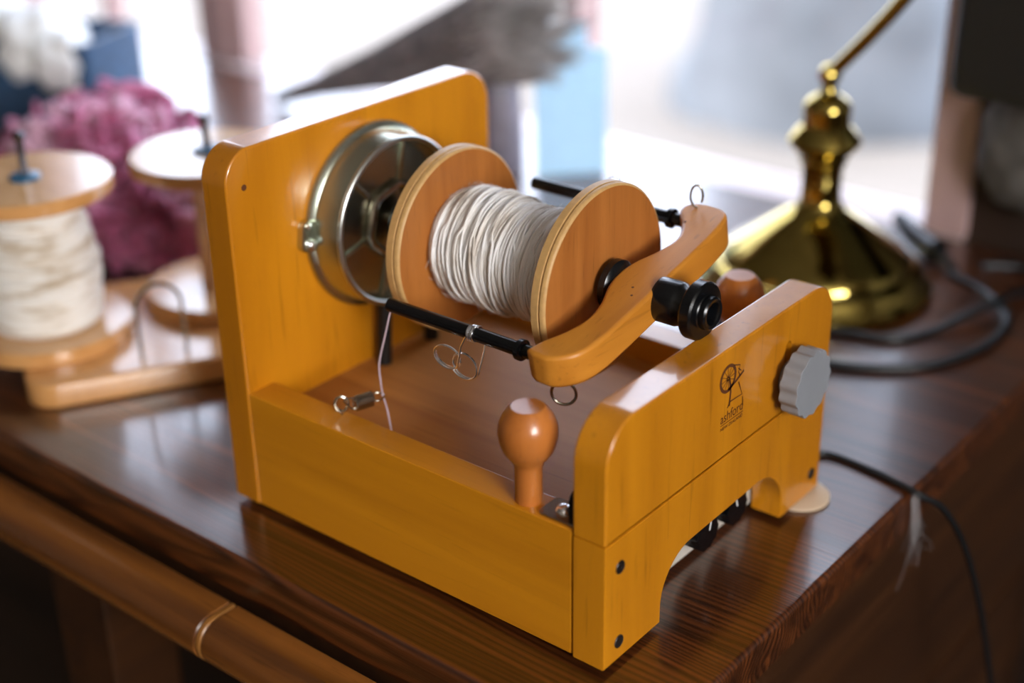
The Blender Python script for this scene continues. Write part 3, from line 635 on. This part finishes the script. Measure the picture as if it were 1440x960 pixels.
# ================================================================== blue felt basket with fleece
bx = thing('felt_basket', 'navy blue felt basket holding white fleece near the window', 'basket', (-1.19, 0.388, ZD))
ca, sa = math.cos(0.349), math.sin(0.349)
BF = lambda a, b, h: (-1.1935 + a * ca - b * sa, 0.388 + a * sa + b * ca, h)
bo = rounded([(-0.2, -0.06), (0.2, -0.06), (0.2, 0.06), (-0.2, 0.06)], [0.010] * 4, 5)
bi = rounded([(-0.192, -0.052), (0.192, -0.052), (0.192, 0.052), (-0.192, 0.052)], [0.006] * 4, 5)
sh = B(); hN = len(bo); rows = []
for pts, z in ((bo, ZD), (bo, 0.108), (bi, 0.108), (bi, ZD + 0.008)):
    rows.append([sh.verts.new(BF(a, b, z)) for a, b in pts])
for A_, B_ in zip(rows, rows[1:]):
    for i in range(hN): sh.faces.new((A_[i], A_[(i+1) % hN], B_[(i+1) % hN], B_[i]))
sh.faces.new(rows[0][::-1]); sh.faces.new(rows[-1]); bmesh.ops.recalc_face_normals(sh, faces=sh.faces)
obj('basket_body', sh, 'felt_blue', bx)
fl = B(); rnd = random.Random(3)
lumps = [(-0.14, 0.0, 0.105, 0.055), (-0.06, 0.004, 0.108, 0.058), (0.03, 0.0, 0.100, 0.052), (0.115, -0.020, 0.092, 0.050), (0.16, -0.042, 0.085, 0.036)]
for (a, b, z, r) in lumps:
    q = bmesh.ops.create_icosphere(fl, subdivisions=4, radius=1.0); p1, p2, p3 = [rnd.uniform(0, 6) for _ in range(3)]
    for v in q['verts']:
        n = 1 + 0.07 * math.sin(v.co.x * 5 + p1) * math.sin(v.co.y * 6 + p2) + 0.05 * math.sin(v.co.z * 9 + p3 + v.co.x * 4)
        v.co = Vector(BF(a, b, z)) + v.co * r * n
tag(obj('fleece', fl, 'fleece', None, 80), 'white washed fleece heaped in the navy felt basket', 'fleece')

# ================================================================== brush on a pot, blue card
br = thing('brush', 'large grey brown bristle brush leaning over a small grey pot', 'brush', (-0.72, 0.62, ZD))
h0 = Vector((-0.93, 0.625, ZD + 0.010)); h1v = Vector((-0.490, 0.573, 0.172)); d, u, w_ = basis(h1v - h0); Ln = (h1v - h0).length
hd = B(); tube(hd, [h0 + d * (Ln * s) for s in (0, 0.1, 0.2, 0.3)], [0.009, 0.011, 0.013, 0.016], 16); obj('handle', hd, 'bristle', br)
bs = B(); bt_ = B(); rnd = random.Random(9)
for k in range(620):
    a = rnd.uniform(0, 2*PI); q = math.sqrt(rnd.random()); e = rnd.uniform(0.90, 1.02)
    def pt(s, q=q, a=a):
        rr = (0.012 + 0.045 * max(0, (s - 0.25) / 0.75) ** 1.1) * q
        return h0 + d * (Ln * s) + u * (rr * math.cos(a)) + w_ * (rr * math.sin(a)) - Vector((0, 0, 0.010 * max(0, s - 0.6)))
    tube(bs, [pt(s * e) for s in (0.20, 0.45, 0.7, 0.9)], [0.0012, 0.0014, 0.0015, 0.0014], 4)
    P = [pt(0.9 * e), pt(0.96 * e) + Vector((0, 0, rnd.gauss(0, 0.002))), pt(1.03 * e) + Vector((rnd.gauss(0, 0.004), rnd.gauss(0, 0.004), rnd.gauss(0, 0.004)))]
    tube(bt_, P, [0.0014, 0.0010, 0.0004], 4)
bro = obj('bristles', bs, 'bristle', br, 80, kind='stuff'); obj('bristle_tips', bt_, 'bristle_tip', br, 80, kind='stuff', label='pale frayed bristle ends')
pt_ = lathe(B(), [(0.0, ZD), (0.026, ZD), (0.028, ZD + 0.004), (0.027, 0.05), (0.024, 0.085), (0.022, 0.092), (0.020, 0.092), (0.020, 0.02), (0, 0.02)], (-0.572, 0.606, 0), (0, 0, 1), 36)
tag(obj('pot', pt_, 'pot'), 'small grey lilac pot standing under the brush', 'pot')
cd = rounded([(0.0, 0.0), (0.075, 0.0), (0.073, 0.122), (0.052, 0.125), (0.050, 0.150), (-0.004, 0.152), (-0.004, 0.12)], [0.003, 0.003, 0.004, 0.003, 0.003, 0.003, 0], 4)
CF = lambda a, b, h: Vector((-0.527 - 0.14 * b + 0.67 * a + 0.74 * h, 0.612 + 0.22 * b + 0.74 * a - 0.67 * h, ZD + b))
cdo = tag(obj('card', prism(B(), cd, CF, -0.002, 0.002, 0.0004, 1), 'card'), 'stepped pale blue card propped up beside the grey pot', 'card')

# ================================================================== brass lamp
lx, ly = -0.163, 0.536
lamp = thing('desk_lamp', 'polished brass desk lamp with stepped round base by the window', 'lamp', (lx, ly, ZD))
def lp(prof, n=64): return lathe(B(), prof, (lx, ly, 0), (0, 0, 1), n)
obj('base', lp([(0.0, ZD), (0.097, ZD), (0.099, ZD + 0.003), (0.099, ZD + 0.008), (0.096, ZD + 0.011), (0.091, 0.0115), (0.089, 0.017), (0.085, 0.020), (0.080, 0.0215), (0.078, 0.027), (0.074, 0.0305), (0.066, 0.036), (0.056, 0.0435), (0.045, 0.052), (0.035, 0.0595), (0.027, 0.065), (0.0215, 0.0685), (0.020, 0.071)]), 'brass', lamp)
obj('column', lp([(0.0215, 0.0680), (0.0185, 0.0725), (0.0170, 0.076), (0.0166, 0.088), (0.0168, 0.098), (0.0182, 0.106), (0.0205, 0.1095), (0.0200, 0.112), (0.0240, 0.117), (0.0295, 0.1235), (0.0305, 0.1265), (0.0290, 0.1295), (0.0230, 0.1370), (0.0200, 0.1400), (0.0192, 0.1450), (0.0200, 0.1530), (0.0190, 0.1580), (0.0145, 0.1625), (0.0085, 0.1660), (0.0065, 0.1690), (0.0065, 0.1760)], 48), 'brass', lamp)
jt = B(); lathe(jt, [(0.0, -0.0095), (0.005, -0.0088), (0.0088, -0.004), (0.0095, 0), (0.0088, 0.004), (0.005, 0.0088), (0.0, 0.0095)], (lx, ly, 0.1815), (0.3, 1, 0), 24)
obj('joint', jt, 'brass', lamp)
am_ = B(); tube(am_, spline([(lx, ly, 0.1815), (lx + 0.030, ly + 0.002, 0.2165), (lx + 0.060, ly + 0.004, 0.2560), (lx + 0.095, ly + 0.004, 0.310), (lx + 0.105, ly, 0.365), (lx + 0.085, ly - 0.010, 0.402), (lx + 0.050, ly - 0.020, 0.405)], 6), 0.0058, 16)
obj('arm', am_, 'brass', lamp)
shd = B(); pr = []
for k in range(13):
    a = PI * k / 12; pr.append((0.055 * math.cos(a), 0.050 * math.sin(a)))
for k in range(13):
    a = PI - PI * k / 12; pr.append((0.052 * math.cos(a), 0.047 * math.sin(a)))
prism(shd, pr, lambda a, b, h: (lx + 0.04 + h, ly - 0.02 + a, 0.362 + b), -0.11, 0.11)
obj('lamp_shade', shd, 'brass', lamp)

# ================================================================== cords, plug
def cord(name, P, r, label, cat, mat='rubber', n=10):
    bm = B(); tube(bm, spline(P, n), r, 10); return tag(obj(name, bm, mat), label, cat)
zc = ZD + 0.0036
plug = thing('plug', 'black plastic plug lying on the desk behind the brass lamp', 'plug', (-0.118, 0.655, ZD))
pb = B(); d0 = Vector((0.060, -0.035, 0)).normalized(); dd, uu, ww = basis(d0); pc = Vector((-0.150, 0.668, ZD + 0.024))
tube(pb, [pc, pc + d0 * 0.010 - Vector((0, 0, 0.002)), pc + d0 * 0.030 - Vector((0, 0, 0.008)), pc + d0 * 0.060 - Vector((0, 0, 0.011)), pc + d0 * 0.066 - Vector((0, 0, 0.012))], [0.0065, 0.0085, 0.0105, 0.0125, 0.008], 16)
obj('plug_body', pb, 'black', plug)
obj('strain_relief', tube(B(), [pc + d0 * 0.064 - Vector((0, 0, 0.012)), pc + d0 * 0.078 - Vector((0, 0, 0.0145)), pc + d0 * 0.088 - Vector((0, 0, 0.018))], [0.006, 0.0045, 0.0038], 12), 'rubber', plug)
cord('lamp_cord', [(-0.078, 0.621, zc), (-0.035, 0.600, zc), (0.000, 0.560, zc), (0.004, 0.500, zc), (-0.020, 0.440, zc), (-0.070, 0.405, zc), (-0.125, 0.400, zc), (-0.175, 0.4165, zc), (-0.225, 0.450, zc)], 0.0036, 'black cable looped on the desk beside the brass lamp', 'cable')
cord('cable', [(-0.105, 0.455, zc + 0.0002), (-0.060, 0.470, zc), (-0.040, 0.500, zc), (-0.020, 0.560, zc + 0.0066), (-0.010, 0.620, zc), (0.010, 0.660, zc), (0.045, 0.690, zc)], 0.0036, 'black cable leading from the brass lamp base to the panelled wall', 'cable')
cord('cable', [(-0.060, 0.655, zc), (-0.030, 0.672, zc), (0.000, 0.668, zc), (0.0300, 0.640, zc), (0.046, 0.600, zc), (0.070, 0.590, -0.02), (0.082, 0.588, -0.12), (0.085, 0.585, -0.35), (0.09, 0.58, FL + 0.004)], 0.0034, 'black cable running off the desk edge next to the panelled wall', 'cable')
cord('power_cord', [(-0.034, 0.2420, 0.010), (-0.026, 0.262, 0.002), (-0.016, 0.283, zc - 0.0013), (0.021, 0.281, zc - 0.0013), (0.046, 0.275, zc - 0.0010), (0.0570, 0.276, zc - 0.004), (0.0680, 0.292, -0.020), (0.078, 0.318, -0.065), (0.088, 0.345, -0.140), (0.100, 0.375, -0.260), (0.110, 0.395, -0.45), (0.115, 0.40, FL + 0.003)], 0.0023, 'thin black power cord hanging over the right edge of the desk', 'cord')
wp = B(); rnd = random.Random(21)
for k in range(26):
    P = []; o_ = Vector((rnd.gauss(0, 0.0022), rnd.gauss(0, 0.003), rnd.gauss(0, 0.002))); s1_ = rnd.uniform(0.4, 1.0)
    for q in range(9):
        s = q / 8 * s1_
        P.append(Vector((0.0545 + 0.0015 * s, 0.2705 + 0.012 * s, ZD + 0.0015 - 0.062 * s)) + o_ * (0.6 + 2 * s * s) + Vector((0.001, 0.008 * math.sin(s * 9 + k), 0.004 * math.cos(s * 7 + k))) * s * s * 1.2)
    tube(wp, P, 0.00006, 3, cap=False)
tag(obj('wool_wisp', wp, 'wisp', None, 80), 'wisp of pale wool fibre caught on the desk edge below the power cord', 'wool')
pd = lathe(B(), [(0, ZD), (0.0185, ZD), (0.020, ZD + 0.0008), (0.020, ZD + 0.0022), (0.0185, ZD + 0.003), (0, ZD + 0.003)], (-0.006, 0.2265, 0), (0, 0, 1), 36)
tag(obj('round_pad', pd, 'pad'), 'pale round pad under the far front foot of the spinner', 'pad')

# ================================================================== right of the window
bbx = B(); box(bbx, -0.098, 0.10, 0.610, 0.716, 0.155, 0.52, 0.014, 3)
tag(obj('wall_box', bbx, 'black_box'), 'black box mounted on the dark wall beside the window', 'box')
gc = B(); bmesh.ops.create_icosphere(gc, subdivisions=4, radius=1.0)
for v in gc.verts:
    n = 1 + 0.06 * math.sin(v.co.x * 8) * math.cos(v.co.z * 7)
    v.co = Vector((-0.040 + v.co.x * 0.052 * n, 0.690 + v.co.y * 0.026 * n, 0.100 + v.co.z * 0.060 * n))
tag(obj('cloth_bundle', gc, 'grey_cloth', None, 80), 'grey cloth bundle hanging under the black wall box', 'cloth')
